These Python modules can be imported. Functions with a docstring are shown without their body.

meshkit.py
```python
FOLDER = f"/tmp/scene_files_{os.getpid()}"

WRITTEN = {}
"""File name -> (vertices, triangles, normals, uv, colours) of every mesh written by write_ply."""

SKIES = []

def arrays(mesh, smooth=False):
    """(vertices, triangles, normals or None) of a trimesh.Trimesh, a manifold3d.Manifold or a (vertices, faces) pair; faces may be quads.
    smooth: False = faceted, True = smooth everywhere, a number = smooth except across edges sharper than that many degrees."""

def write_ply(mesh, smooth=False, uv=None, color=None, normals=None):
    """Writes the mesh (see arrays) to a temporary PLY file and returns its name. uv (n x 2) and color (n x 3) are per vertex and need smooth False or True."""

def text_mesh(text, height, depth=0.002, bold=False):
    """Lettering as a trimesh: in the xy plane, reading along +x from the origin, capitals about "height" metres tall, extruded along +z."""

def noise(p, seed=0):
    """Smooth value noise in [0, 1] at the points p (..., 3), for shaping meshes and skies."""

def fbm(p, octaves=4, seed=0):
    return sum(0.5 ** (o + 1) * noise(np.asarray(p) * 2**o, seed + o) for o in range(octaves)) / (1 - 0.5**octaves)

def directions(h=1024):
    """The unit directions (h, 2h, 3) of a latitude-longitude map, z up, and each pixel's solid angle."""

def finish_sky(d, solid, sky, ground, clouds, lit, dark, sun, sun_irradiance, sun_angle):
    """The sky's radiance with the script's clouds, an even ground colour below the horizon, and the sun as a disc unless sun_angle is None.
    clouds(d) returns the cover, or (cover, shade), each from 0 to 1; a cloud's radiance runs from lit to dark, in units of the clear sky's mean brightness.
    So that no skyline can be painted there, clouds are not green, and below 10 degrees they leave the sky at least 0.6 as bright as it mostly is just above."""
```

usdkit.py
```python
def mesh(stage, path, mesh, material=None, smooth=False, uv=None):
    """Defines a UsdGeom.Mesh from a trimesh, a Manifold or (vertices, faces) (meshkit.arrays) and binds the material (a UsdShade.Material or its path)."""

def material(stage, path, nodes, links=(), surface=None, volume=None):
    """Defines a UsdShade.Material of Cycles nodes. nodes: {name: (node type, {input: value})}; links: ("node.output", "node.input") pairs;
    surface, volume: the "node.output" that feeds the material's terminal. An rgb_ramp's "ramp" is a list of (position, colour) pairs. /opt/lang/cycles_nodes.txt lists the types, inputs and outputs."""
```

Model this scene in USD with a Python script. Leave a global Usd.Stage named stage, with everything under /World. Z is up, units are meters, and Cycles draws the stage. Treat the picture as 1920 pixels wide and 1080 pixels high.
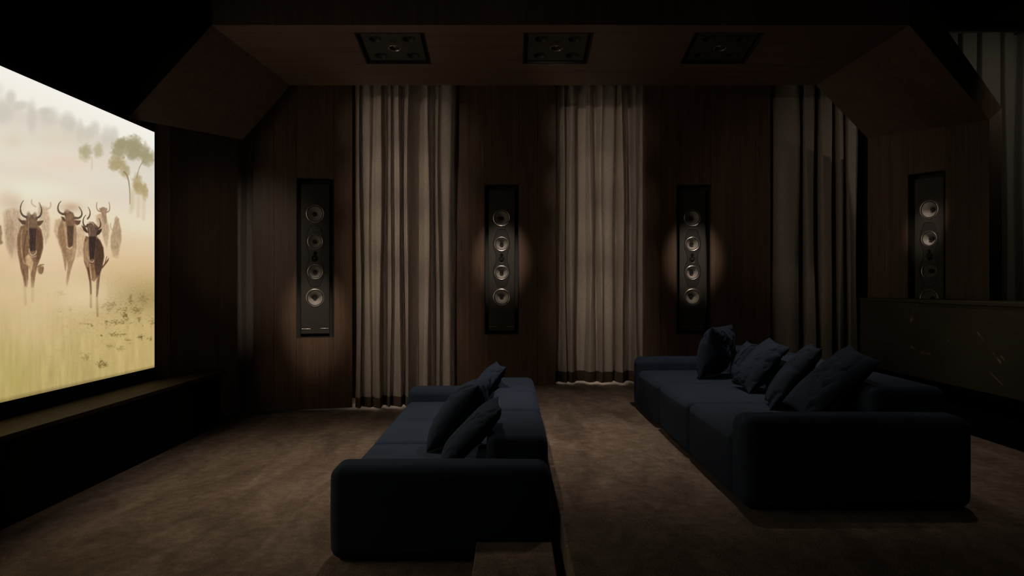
import math, random
import numpy as np, trimesh, usdkit, meshkit
import shapely.geometry as sg
from pxr import Usd, UsdGeom, UsdLux, UsdShade, Gf, Sdf, Vt

rng = random.Random(7)
stage = Usd.Stage.CreateInMemory()
UsdGeom.SetStageUpAxis(stage, 'Z')
UsdGeom.SetStageMetersPerUnit(stage, 1.0)
UsdGeom.Xform.Define(stage, '/World')

# ------------------------------------------------------------------ camera, sky, exposure
EYE = 1.45                                     # eye height above the lower floor
cam = UsdGeom.Camera.Define(stage, '/World/camera')
cam.CreateHorizontalApertureAttr(36.0)
cam.CreateVerticalApertureAttr(20.25)
cam.CreateFocalLengthAttr(1450 / 1920 * 36.0)
cam.CreateHorizontalApertureOffsetAttr(3 / 1920 * 36.0)
cam.CreateVerticalApertureOffsetAttr(-4 / 1920 * 36.0)
cam.CreateClippingRangeAttr(Gf.Vec2f(0.05, 200))
cam.AddTranslateOp().Set(Gf.Vec3d(0, 0, EYE))
cam.AddRotateXOp().Set(90.0)
cam.CreateExposureAttr(0.0)

sky = UsdLux.DomeLight.Define(stage, '/World/overcast_sky')     # daylight outside the curtained windows
sky.CreateColorAttr(Gf.Vec3f(1.0, 0.90, 0.78))
sky.CreateIntensityAttr(2.0)

SCREEN_GAIN = 1.0
SPOT_POWER = 26000.0

# ------------------------------------------------------------------ helpers
used = {}
def numbered(parent, name):
    key = (str(parent), name)
    n = used.get(key, 0); used[key] = n + 1
    return f'{parent}/{name}' if n == 0 else f'{parent}/{name}_{n:03d}'

def setdata(p, label=None, cat=None, group=None, kind=None):
    for k, v in (('label', label), ('category', cat), ('group', group), ('kind', kind)):
        if v: p.SetCustomDataByKey(k, v)
    return p

def pth(parent):
    return '/World' if parent is None else str(parent.GetPath())

def obj(name, mesh, mat, parent=None, smooth=30, label=None, cat=None, group=None, kind=None):
    m = usdkit.mesh(stage, numbered(pth(parent), name), mesh, mat, smooth)
    return setdata(m.GetPrim(), label, cat, group, kind)

def thing(name, label=None, cat=None, loc=(0, 0, 0), rotz=0.0, group=None, kind=None, rotx=None):
    x = UsdGeom.Xform.Define(stage, numbered('/World', name))
    x.AddTranslateOp().Set(Gf.Vec3d(*map(float, loc)))
    if rotz: x.AddRotateZOp().Set(float(rotz))
    if rotx: x.AddRotateXOp().Set(float(rotx))
    return setdata(x.GetPrim(), label, cat, group, kind)

def dup(root, base, label, loc, rotz=0.0, rotx=None):
    was = root.GetCustomData()
    r = thing(base, label, was['category'], loc, rotz, was.get('group'), None, rotx)
    r.GetReferences().AddInternalReference(root.GetPath())
    r.SetInstanceable(True)
    return r

def cat_(*ms):
    return trimesh.util.concatenate([m if isinstance(m, trimesh.Trimesh) else trimesh.Trimesh(m[0], m[1], process=False) for m in ms])

def box(x0, x1, y0, y1, z0, z1):
    m = trimesh.creation.box((x1 - x0, y1 - y0, z1 - z0))
    m.apply_translation(((x0 + x1) / 2, (y0 + y1) / 2, (z0 + z1) / 2))
    return m

def rbox(x0, x1, y0, y1, z0, z1, r=0.03, seg=5, flat=6, puff=(0, 0, 0), top_only=False):
    """rounded box: a subdivided cube whose shell is pushed onto a rounded box; puff crowns each pair of faces"""
    h = np.array([x1 - x0, y1 - y0, z1 - z0]) / 2
    c = np.array([x0 + x1, y0 + y1, z0 + z1]) / 2
    r = min(r, *(h * 0.999))
    def ticks(hh):
        a = r * (1 - np.cos(np.linspace(0, math.pi / 2, seg + 1)))
        a = r * np.tan(np.linspace(0, math.pi / 4, seg + 1)) if False else np.linspace(0, r, seg + 1)
        mid = np.linspace(-hh + r, hh - r, flat + 1)[1:-1]
        return np.concatenate([-hh + a, mid, (hh - a)[::-1]])
    T = [ticks(x) for x in h]
    vs, fs, base = [], [], 0
    for ax in range(3):
        u, w = (ax + 1) % 3, (ax + 2) % 3
        U, W = np.meshgrid(T[u], T[w], indexing='ij')
        for s in (-1, 1):
            P = np.zeros(U.shape + (3,))
            P[..., u], P[..., w], P[..., ax] = U, W, s * h[ax]
            n0, n1 = U.shape
            idx = np.arange(n0 * n1).reshape(n0, n1) + base
            q = np.stack([idx[:-1, :-1], idx[1:, :-1], idx[1:, 1:], idx[:-1, 1:]], -1).reshape(-1, 4)
            if s < 0: q = q[:, ::-1]
            fs.append(np.vstack([q[:, [0, 1, 2]], q[:, [0, 2, 3]]]))
            vs.append(P.reshape(-1, 3)); base += n0 * n1
    P = np.vstack(vs)
    inner = np.clip(P, -(h - r), h - r)
    d = P - inner
    # equal-angle remap of the corner zones, then onto the sphere
    d = r * np.tan(np.clip(d / r, -1, 1) * math.pi / 4)
    L = np.linalg.norm(d, axis=1, keepdims=True)
    P = inner + d / np.maximum(L, 1e-12) * r
    t = np.clip(P / h, -1, 1)
    for ax in range(3):
        if puff[ax]:
            u, w = (ax + 1) % 3, (ax + 2) % 3
            k = puff[ax] * (1 - t[:, u] ** 2) * (1 - t[:, w] ** 2)
            P[:, ax] += np.sign(t[:, ax]) * np.abs(t[:, ax]) ** 3 * k
    m = trimesh.Trimesh(P + c, np.vstack(fs), process=False)
    m.merge_vertices(digits_vertex=6)
    return m

def lathe(profile, n=40, axis='y', center=(0, 0, 0)):
    """profile of (radius, along the axis); axis y: along is -y, towards the room"""
    p = np.array(profile, float)
    a = np.linspace(0, 2 * math.pi, n, endpoint=False)
    R = p[:, 0][:, None]; A = np.broadcast_to(p[:, 1][:, None], (len(p), n))
    X, Z = R * np.cos(a), R * np.sin(a)
    V = np.stack([X, -A, Z], -1) if axis == 'y' else np.stack([X, Z, -A], -1)
    i, j = np.meshgrid(np.arange(len(p) - 1), np.arange(n), indexing='ij')
    q = np.stack([i * n + j, i * n + (j + 1) % n, (i + 1) * n + (j + 1) % n, (i + 1) * n + j], -1).reshape(-1, 4)
    f = np.vstack([q[:, [0, 1, 2]], q[:, [0, 2, 3]]])
    m = trimesh.Trimesh(V.reshape(-1, 3) + np.array(center), f, process=False)
    m.merge_vertices(digits_vertex=7)
    m.update_faces(m.nondegenerate_faces())
    return m

def prism(poly, t):
    """extrude a planar polygon of 3-d points by the vector t, as a closed solid"""
    P = np.array(poly, float); n = len(P); t = np.array(t, float)
    V = np.vstack([P, P + t])
    f = [(0, i, i + 1) for i in range(1, n - 1)] + [(n, n + i + 1, n + i) for i in range(1, n - 1)]
    for i in range(n):
        j = (i + 1) % n
        f += [(i, n + i, n + j), (i, n + j, j)]
    m = trimesh.Trimesh(V, f, process=False)
    trimesh.repair.fix_normals(m)
    return m

def plate(poly, depth, y0):
    """shapely polygon in (x, z), extruded from y0 towards +y"""
    m = trimesh.creation.extrude_polygon(poly, depth, engine='earcut')
    v = m.vertices.copy()
    m = trimesh.Trimesh(np.stack([v[:, 0], y0 + depth - v[:, 2], v[:, 1]], 1), m.faces, process=False)
    trimesh.repair.fix_normals(m)
    return m

def rot(m, rz=0.0, at=(0, 0, 0)):
    m = m.copy(); m.apply_transform(trimesh.transformations.rotation_matrix(rz, (0, 0, 1))); m.apply_translation(at)
    return m

# ------------------------------------------------------------------ materials
LOOK = '/World/Looks/'
UsdGeom.Scope.Define(stage, '/World/Looks')

def wood(name, c0, c1, grain, rough=0.45):
    """veneer: grain is the direction axis index along which the figure runs"""
    s = [38.0, 38.0, 38.0]; s[grain] = 1.1
    s2 = [150.0, 150.0, 150.0]; s2[grain] = 5.0
    return usdkit.material(stage, LOOK + name, {
        'g': ('geometry', {}), 'm': ('mapping', {'scale': s}), 'm2': ('mapping', {'scale': s2}),
        'n': ('noise_texture', {'scale': 0.35, 'detail': 5.0, 'roughness': 0.6, 'distortion': 1.2}),
        'n2': ('noise_texture', {'scale': 1.0, 'detail': 3.0, 'roughness': 0.6}),
        'mx': ('mix_float', {'fac': 0.4}),
        'r': ('rgb_ramp', {'ramp': [(0.30, c0), (0.5, tuple((a + b) / 2 for a, b in zip(c0, c1))), (0.68, c1)]}),
        'b': ('bump', {'strength': 0.25, 'distance': 0.002}),
        'p': ('principled_bsdf', {'roughness': rough, 'specular_ior_level': 0.3})},
        [('g.position', 'm.vector'), ('g.position', 'm2.vector'), ('m.vector', 'n.vector'), ('m2.vector', 'n2.vector'),
         ('n.fac', 'mx.a'), ('n2.fac', 'mx.b'), ('mx.result', 'r.fac'), ('r.color', 'p.base_color'),
         ('mx.result', 'b.height'), ('b.normal', 'p.normal')], surface='p.BSDF')

def plain(name, color, rough=0.6, metal=0.0, spec=0.5, **kw):
    return usdkit.material(stage, LOOK + name, {'p': ('principled_bsdf', {'base_color': color, 'roughness': rough, 'metallic': metal, 'specular_ior_level': spec, **kw})}, surface='p.BSDF')

def satin(name, color, rough, metal=0.0, bump=0.1, scale=900.0):
    return usdkit.material(stage, LOOK + name, {
        't': ('texture_coordinate', {}), 'n': ('noise_texture', {'scale': scale, 'detail': 2.0}), 'b': ('bump', {'strength': bump, 'distance': 0.0005}),
        'p': ('principled_bsdf', {'base_color': color, 'roughness': rough, 'metallic': metal})},
        [('t.object', 'n.vector'), ('n.fac', 'b.height'), ('b.normal', 'p.normal')], surface='p.BSDF')

def fabric(name, c0, c1, scale=240.0, bump=0.4, sheen=0.15):
    return usdkit.material(stage, LOOK + name, {
        'g': ('geometry', {}), 'n': ('noise_texture', {'scale': scale, 'detail': 3.0, 'roughness': 0.7}), 'n2': ('noise_texture', {'scale': 5.0, 'detail': 3.0}),
        'mx': ('mix_float', {'fac': 0.45}), 'r': ('rgb_ramp', {'ramp': [(0.3, c0), (0.7, c1)]}), 'b': ('bump', {'strength': bump, 'distance': 0.002}),
        'p': ('principled_bsdf', {'roughness': 0.9, 'specular_ior_level': 0.15, 'sheen_weight': sheen, 'sheen_roughness': 0.5, 'sheen_tint': tuple(min(1, x * 5) for x in c1)})},
        [('g.position', 'n.vector'), ('g.position', 'n2.vector'), ('n.fac', 'mx.a'), ('n2.fac', 'mx.b'), ('mx.result', 'r.fac'), ('r.color', 'p.base_color'), ('n.fac', 'b.height'), ('b.normal', 'p.normal')], surface='p.BSDF')

def cloth(name, c0, c1, through):
    """curtain linen: slubs across, some daylight passes through the weave"""
    return usdkit.material(stage, LOOK + name, {
        'g': ('geometry', {}), 'm': ('mapping', {'scale': (60.0, 60.0, 260.0)}), 'm2': ('mapping', {'scale': (320.0, 320.0, 30.0)}),
        'n': ('noise_texture', {'scale': 1.0, 'detail': 3.0}), 'n2': ('noise_texture', {'scale': 1.0, 'detail': 2.0}),
        'mx': ('mix_float', {'fac': 0.5}), 'r': ('rgb_ramp', {'ramp': [(0.32, c0), (0.68, c1)]}), 'b': ('bump', {'strength': 0.3, 'distance': 0.002}),
        'd': ('principled_bsdf', {'roughness': 0.9, 'specular_ior_level': 0.1, 'sheen_weight': 0.1}), 't': ('translucent_bsdf', {}), 'mc': ('mix_closure', {'fac': through})},
        [('g.position', 'm.vector'), ('g.position', 'm2.vector'), ('m.vector', 'n.vector'), ('m2.vector', 'n2.vector'), ('n.fac', 'mx.a'), ('n2.fac', 'mx.b'),
         ('mx.result', 'r.fac'), ('r.color', 'd.base_color'), ('r.color', 't.color'), ('mx.result', 'b.height'), ('b.normal', 'd.normal'), ('d.BSDF', 'mc.closure1'), ('t.BSDF', 'mc.closure2')], surface='mc.closure')

def carpet(name, c0, c1, c2):
    return usdkit.material(stage, LOOK + name, {
        'g': ('geometry', {}), 'm': ('mapping', {'scale': (2.6, 0.9, 1.0)}),
        'n': ('noise_texture', {'scale': 1.3, 'detail': 6.0, 'roughness': 0.68, 'distortion': 0.6}),
        'n2': ('noise_texture', {'scale': 95.0, 'detail': 3.0, 'roughness': 0.7}), 'n3': ('noise_texture', {'scale': 14.0, 'detail': 4.0, 'roughness': 0.65}),
        'mx0': ('mix_float', {'fac': 0.35}), 'mx': ('mix_float', {'fac': 0.3}),
        'r': ('rgb_ramp', {'ramp': [(0.41, c0), (0.5, c1), (0.59, c2)]}), 'b': ('bump', {'strength': 0.8, 'distance': 0.012}),
        'p': ('principled_bsdf', {'roughness': 0.95, 'specular_ior_level': 0.08, 'sheen_weight': 0.1})},
        [('g.position', 'm.vector'), ('m.vector', 'n.vector'), ('g.position', 'n2.vector'), ('g.position', 'n3.vector'), ('n.fac', 'mx0.a'), ('n3.fac', 'mx0.b'), ('mx0.result', 'mx.a'), ('n2.fac', 'mx.b'), ('mx.result', 'r.fac'),
         ('r.color', 'p.base_color'), ('n2.fac', 'b.height'), ('b.normal', 'p.normal')], surface='p.BSDF')

M_WOOD_V = wood('walnut_upright', (0.072, 0.044, 0.031), (0.180, 0.113, 0.077), 2)
M_WOOD_H = wood('walnut_level', (0.118, 0.075, 0.058), (0.218, 0.147, 0.116), 0)
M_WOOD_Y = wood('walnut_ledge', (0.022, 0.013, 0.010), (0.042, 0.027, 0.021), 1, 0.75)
M_DARKWOOD = wood('smoked_oak', (0.040, 0.026, 0.018), (0.085, 0.058, 0.040), 2)
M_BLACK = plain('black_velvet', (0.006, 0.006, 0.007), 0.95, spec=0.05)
M_DARK = plain('dark_paint', (0.018, 0.016, 0.014), 0.8, spec=0.2)
M_FRAME = satin('screen_border', (0.016, 0.017, 0.018), 0.8)
M_CARPET = carpet('brown_carpet', (0.130, 0.092, 0.068), (0.225, 0.164, 0.126), (0.36, 0.27, 0.212))
M_NAVY = fabric('navy_fabric', (0.020, 0.031, 0.055), (0.034, 0.052, 0.086))
M_NAVY2 = fabric('navy_cushion', (0.014, 0.023, 0.041), (0.030, 0.046, 0.078), scale=180.0)
M_CURTAIN = cloth('taupe_linen', (0.245, 0.198, 0.165), (0.41, 0.342, 0.295), 0.04)
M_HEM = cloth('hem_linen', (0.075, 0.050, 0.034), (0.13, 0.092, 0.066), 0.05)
M_CURTAIN2 = cloth('brown_linen', (0.30, 0.250, 0.22), (0.45, 0.385, 0.345), 0.03)
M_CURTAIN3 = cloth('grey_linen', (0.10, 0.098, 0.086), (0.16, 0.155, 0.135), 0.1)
M_NICHE = satin('niche_black', (0.020, 0.018, 0.016), 0.7)
M_BAFFLE = satin('baffle_graphite', (0.045, 0.040, 0.036), 0.5, 0.2)
M_PLATE = satin('plate_graphite', (0.036, 0.033, 0.031), 0.42, 0.3)
M_RING = satin('ring_metal', (0.50, 0.47, 0.44), 0.3, 0.9, 0.02)
M_CONE = satin('cone_metal', (0.46, 0.43, 0.40), 0.40, 0.35, 0.05)
M_RUBBER = satin('surround_rubber', (0.018, 0.017, 0.017), 0.55)
M_DOME = satin('dome_gloss', (0.03, 0.028, 0.027), 0.15, 0.5, 0.0)
M_CEIL = satin('ceiling_baffle', (0.055, 0.053, 0.048), 0.55)
M_LAMP = plain('lamp_black', (0.02, 0.02, 0.02), 0.4)
M_LENS = usdkit.material(stage, LOOK + 'lamp_lens', {'e': ('emission', {'color': (1.0, 0.82, 0.62), 'strength': 2.0})}, surface='e.emission')  # glowing lens of the unseen lamps
M_GLASS = usdkit.material(stage, LOOK + 'window_pane', {'f': ('fresnel', {'IOR': 1.5}), 't': ('transparent_bsdf', {'color': (0.95, 0.96, 0.95)}), 'g': ('glossy_bsdf', {'roughness': 0.02, 'color': (1, 1, 1)}), 'm': ('mix_closure', {})},
                          [('f.fac', 'm.fac'), ('t.BSDF', 'm.closure1'), ('g.BSDF', 'm.closure2')], surface='m.closure')
M_PICTURE = usdkit.material(stage, LOOK + 'projected_picture', {'a': ('attribute', {'attribute': 'picture'}), 'e': ('emission', {'strength': SCREEN_GAIN})}, [('a.color', 'e.color')], surface='e.emission')
M_STONE = usdkit.material(stage, LOOK + 'dark_stone', {'a': ('attribute', {'attribute': 'veins'}), 'p': ('principled_bsdf', {'roughness': 0.4, 'specular_ior_level': 0.4})}, [('a.color', 'p.base_color')], surface='p.BSDF')

# ------------------------------------------------------------------ the room
FLOOR2 = 0.24                                  # top of the raised rear floor
CEIL = EYE + 2.97
S = dict(kind='structure')
t = thing('floor', kind='structure', label='brown mottled carpet floor in front of the screen')
obj('carpet', box(-3.75, 0.262, -2.2, 10.3, -0.1, 0.0), M_CARPET, t)
t = thing('floor_platform', kind='structure', label='raised carpeted floor carrying the rear sofa')
obj('carpet', rbox(0.262, 7.0, -2.2, 10.3, -0.1, FLOOR2, r=0.012, seg=2, flat=2), M_CARPET, t)
t = thing('ceiling', kind='structure', label='black ceiling above the wood portal')
obj('ceiling_panel', box(-3.75, 7.0, -2.2, 10.3, CEIL, CEIL + 0.1), M_BLACK, t)
obj('added_pocket_lid', box(-3.3, 4.4, 8.72, 10.2, 4.0, 4.06), M_BLACK, t)  # added out of view, stops window light spilling over the curtains
obj('wall_near', box(-3.75, 7.0, -2.3, -2.2, -0.1, CEIL), M_DARK, **S)
t = thing('wall_right', kind='structure')
obj('plaster', box(6.9, 7.0, -2.2, 10.3, FLOOR2, CEIL), M_DARK, t)

# left wall: black felt round the screen, then a walnut return towards the corner
t = thing('wall_left', kind='structure', label='black screen wall with walnut return beside the screen')
obj('black_panel', box(-3.55, -3.405, -2.2, 7.335, 0, CEIL), M_BLACK, t)
def slab2(p, q, z0, z1, depth):
    """upright board from p to q in plan, its face on the room side"""
    p, q = np.array(p, float), np.array(q, float)
    d = (q - p) / np.linalg.norm(q - p)
    n = np.array([-d[1], d[0]])                # away from the room when p to q runs left to right
    P = [(*p, z0), (*q, z0), (*q, z1), (*p, z1)]
    return prism(P, (*(n * depth), 0))
obj('veneer_board', slab2((-3.36, 7.34), (-3.30, 7.50), 0.0, 3.3, 0.1), M_WOOD_V, t)
obj('veneer_board', slab2((-3.298, 7.505), (-2.93, 8.30), 0.0, 3.3, 0.1), M_DARKWOOD, t)
obj('dark_return', box(-3.65, -3.40, 8.55, 10.3, 0, CEIL), M_BLACK, t)
obj('dark_return', box(-3.65, -3.45, 7.34, 8.55, 0, CEIL), M_BLACK, t)

# far wall: dark wall with two tall windows behind the curtains, and three walnut piers
SP_Z, SP_H, SP_W = 0.855, 1.83, 0.42           # loudspeaker niches
wf = thing('wall_far', kind='structure', label='far wall of walnut piers between curtained windows')
WIN = [(-1.72, -0.74, 0.03, 3.75), (0.66, 1.58, FLOOR2 + 0.03, 3.75)]
xs = [-3.75, WIN[0][0], WIN[0][1], WIN[1][0], WIN[1][1], 7.0]
for i in (0, 2, 4):
    obj('plaster', box(xs[i], xs[i + 1], 10.0, 10.2, -0.1, CEIL), M_DARK, wf)
for (x0, x1, z0, z1) in WIN:
    obj('plaster', box(x0, x1, 10.0, 10.2, -0.1, z0), M_DARK, wf)
    obj('plaster', box(x0, x1, 10.0, 10.2, z1, CEIL), M_DARK, wf)

def pier(parent, p, q, z0, z1, sc, seams=(), depth=0.18):
    """a walnut pier from p to q in plan, of boards round the niche centred at distance sc along it"""
    p, q = np.array(p, float), np.array(q, float)
    L = np.linalg.norm(q - p); d = (q - p) / L
    g = 0.0012
    def board(a, b, lo, hi):
        obj('veneer_board', slab2(p + d * (a + g), p + d * (b - g), lo, hi, depth), M_WOOD_V, parent)
    cuts = [0.0, *[s for s in seams if s < sc - 0.21], sc - SP_W / 2, sc + SP_W / 2, *[s for s in seams if s > sc + 0.21], L]
    for a, b in zip(cuts, cuts[1:]):
        if abs((a + b) / 2 - sc) < 0.01:
            board(a, b, z0, SP_Z); board(a, b, SP_Z + SP_H, z1)
        else:
            board(a, b, z0, z1)
    c = p + d * sc
    return c, math.degrees(math.atan2(d[1], d[0]))
P1 = pier(wf, (-2.89, 8.69), (-1.84, 9.0), 0.035, 3.98, 0.678, (0.22,))
P2 = pier(wf, (-0.70, 9.43), (0.553, 9.43), 0.0, 3.98, 0.592, (0.075, 0.20, 1.03))
P3 = pier(wf, (1.632, 9.43), (3.17, 9.43), FLOOR2, 3.98, 0.600, (0.20, 1.10))
wr = thing('wall_rear_right', kind='structure', label='angled walnut pier above the bar counter')
obj('plaster', box(4.42, 4.48, 9.12, 10.0, FLOOR2, CEIL), M_DARK, wr)  # added wall strip, hidden, blocks light leaking behind the angled pier
P4 = pier(wr, (4.158, 9.0), (4.862, 7.85), FLOOR2, 3.17, 0.695, (0.28, 1.15))

for k, (x0, x1, z0, z1) in enumerate(WIN):
    w = thing(f'window_{k + 1}', kind='structure')
    fr = 0.05
    obj('frame', cat_(box(x0, x0 + fr, 10.04, 10.12, z0, z1), box(x1 - fr, x1, 10.04, 10.12, z0, z1), box(x0 + fr, x1 - fr, 10.04, 10.12, z0, z0 + fr), box(x0 + fr, x1 - fr, 10.04, 10.12, z1 - fr, z1)), M_LAMP, w)
    obj('pane', box(x0 + fr, x1 - fr, 10.075, 10.083, z0 + fr, z1 - fr), M_GLASS, w)

# the walnut portal: tilted soffit with three loudspeaker openings, splayed cheeks and fascia
z = lambda h: EYE + h
A_, B_, C_, D_ = (3.418, 8.65, z(2.243)), (4.158, 9.0, z(1.719)), (3.78, 7.32, z(2.467)), (4.862, 7.85, z(1.684))
a_, b_, c_, d_ = (-2.458, 8.65, z(2.243)), (-2.87, 8.29, z(1.567)), (-2.827, 7.32, z(2.467)), (-3.40, 6.87, z(1.49))
port = thing('trim_1', kind='structure', label='walnut portal of tilted soffit and sloping cheeks')
TH = 0.05
def sof(x, y): return (x, y, z(2.243 + (8.65 - y) * (2.467 - 2.243) / 1.33))
def edge(y):
    k = (y - 7.32) / 1.33
    return c_[0] + (a_[0] - c_[0]) * k, C_[0] + (A_[0] - C_[0]) * k
CS = [(-1.17, 0.68), (0.466, 0.68), (2.12, 0.68)]
CY0, CY1 = 7.462, 8.13
g = 0.0012
(l0, r0), (l1, r1), (l2, r2), (l3, r3) = edge(7.32), edge(CY0), edge(CY1), edge(8.65)
obj('soffit_board', prism([sof(l0, 7.32), sof(r0, 7.32), sof(r1, CY0 - g), sof(l1, CY0 - g)], (0, 0, TH)), M_WOOD_H, port)
obj('soffit_board', prism([sof(l2, CY1 + g), sof(r2, CY1 + g), sof(r3, 8.65), sof(l3, 8.65)], (0, 0, TH)), M_WOOD_H, port)
cuts = [(l1, l2)] + [(x + s * w / 2,) * 2 for x, w in CS for s in (-1, 1)] + [(r1, r2)]
for i in range(0, 8, 2):
    (a0, a1), (b0, b1) = cuts[i], cuts[i + 1]
    obj('soffit_board', prism([sof(a0, CY0 + g), sof(b0, CY0 + g), sof(b1, CY1 - g), sof(a1, CY1 - g)], (0, 0, TH)), M_WOOD_H, port)
def sheet(tris, t):
    return cat_(*[prism(p, t) for p in tris])
obj('cheek_board', prism([A_, C_, B_], (0.05, 0.02, 0.05)), M_WOOD_H, port)
obj('cheek_board', prism([B_, C_, D_], (0.05, 0.02, 0.05)), M_WOOD_H, port)
obj('cheek_board', prism([a_, b_, c_], (-0.05, 0.02, 0.05)), M_WOOD_H, port)
obj('cheek_board', prism([b_, d_, c_], (-0.05, 0.02, 0.05)), M_WOOD_H, port)
o2, o3 = (4.99, 7.85, z(1.806)), (3.93, 7.32, z(2.706))
o4 = (3.76, 7.32, CEIL)
obj('fascia_board', prism([(c_[0], 7.31, c_[2]), (C_[0], 7.31, C_[2]), (o4[0], 7.31, CEIL), (c_[0], 7.31, CEIL)], (0, 0.05, 0)), M_DARKWOOD, port)
obj('fascia_board', sheet([[C_, D_, o2], [C_, o2, o3], [C_, o3, o4]], (0, 0.05, 0)), M_DARKWOOD, port)
obj('fascia_board', prism([D_, (4.862, 7.85, FLOOR2), (4.99, 7.85, FLOOR2), o2], (0, 0.04, 0)), M_DARKWOOD, port)
obj('fascia_board', sheet([[c_, (c_[0], 7.32, CEIL), (-3.40, 6.87, CEIL)], [c_, (-3.40, 6.87, CEIL), d_]], (0, 0.05, 0)), M_BLACK, port)

# ------------------------------------------------------------------ the screen and its picture
SX = -3.36
def to_px(y, zz):
    return 957 + SX / y * 1450, 536 - (zz - EYE) / y * 1450
srgb = lambda c: np.where(np.array(c) / 255.0 <= 0.04045, np.array(c) / 255.0 / 12.92, ((np.array(c) / 255.0 + 0.055) / 1.055) ** 2.4)

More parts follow.
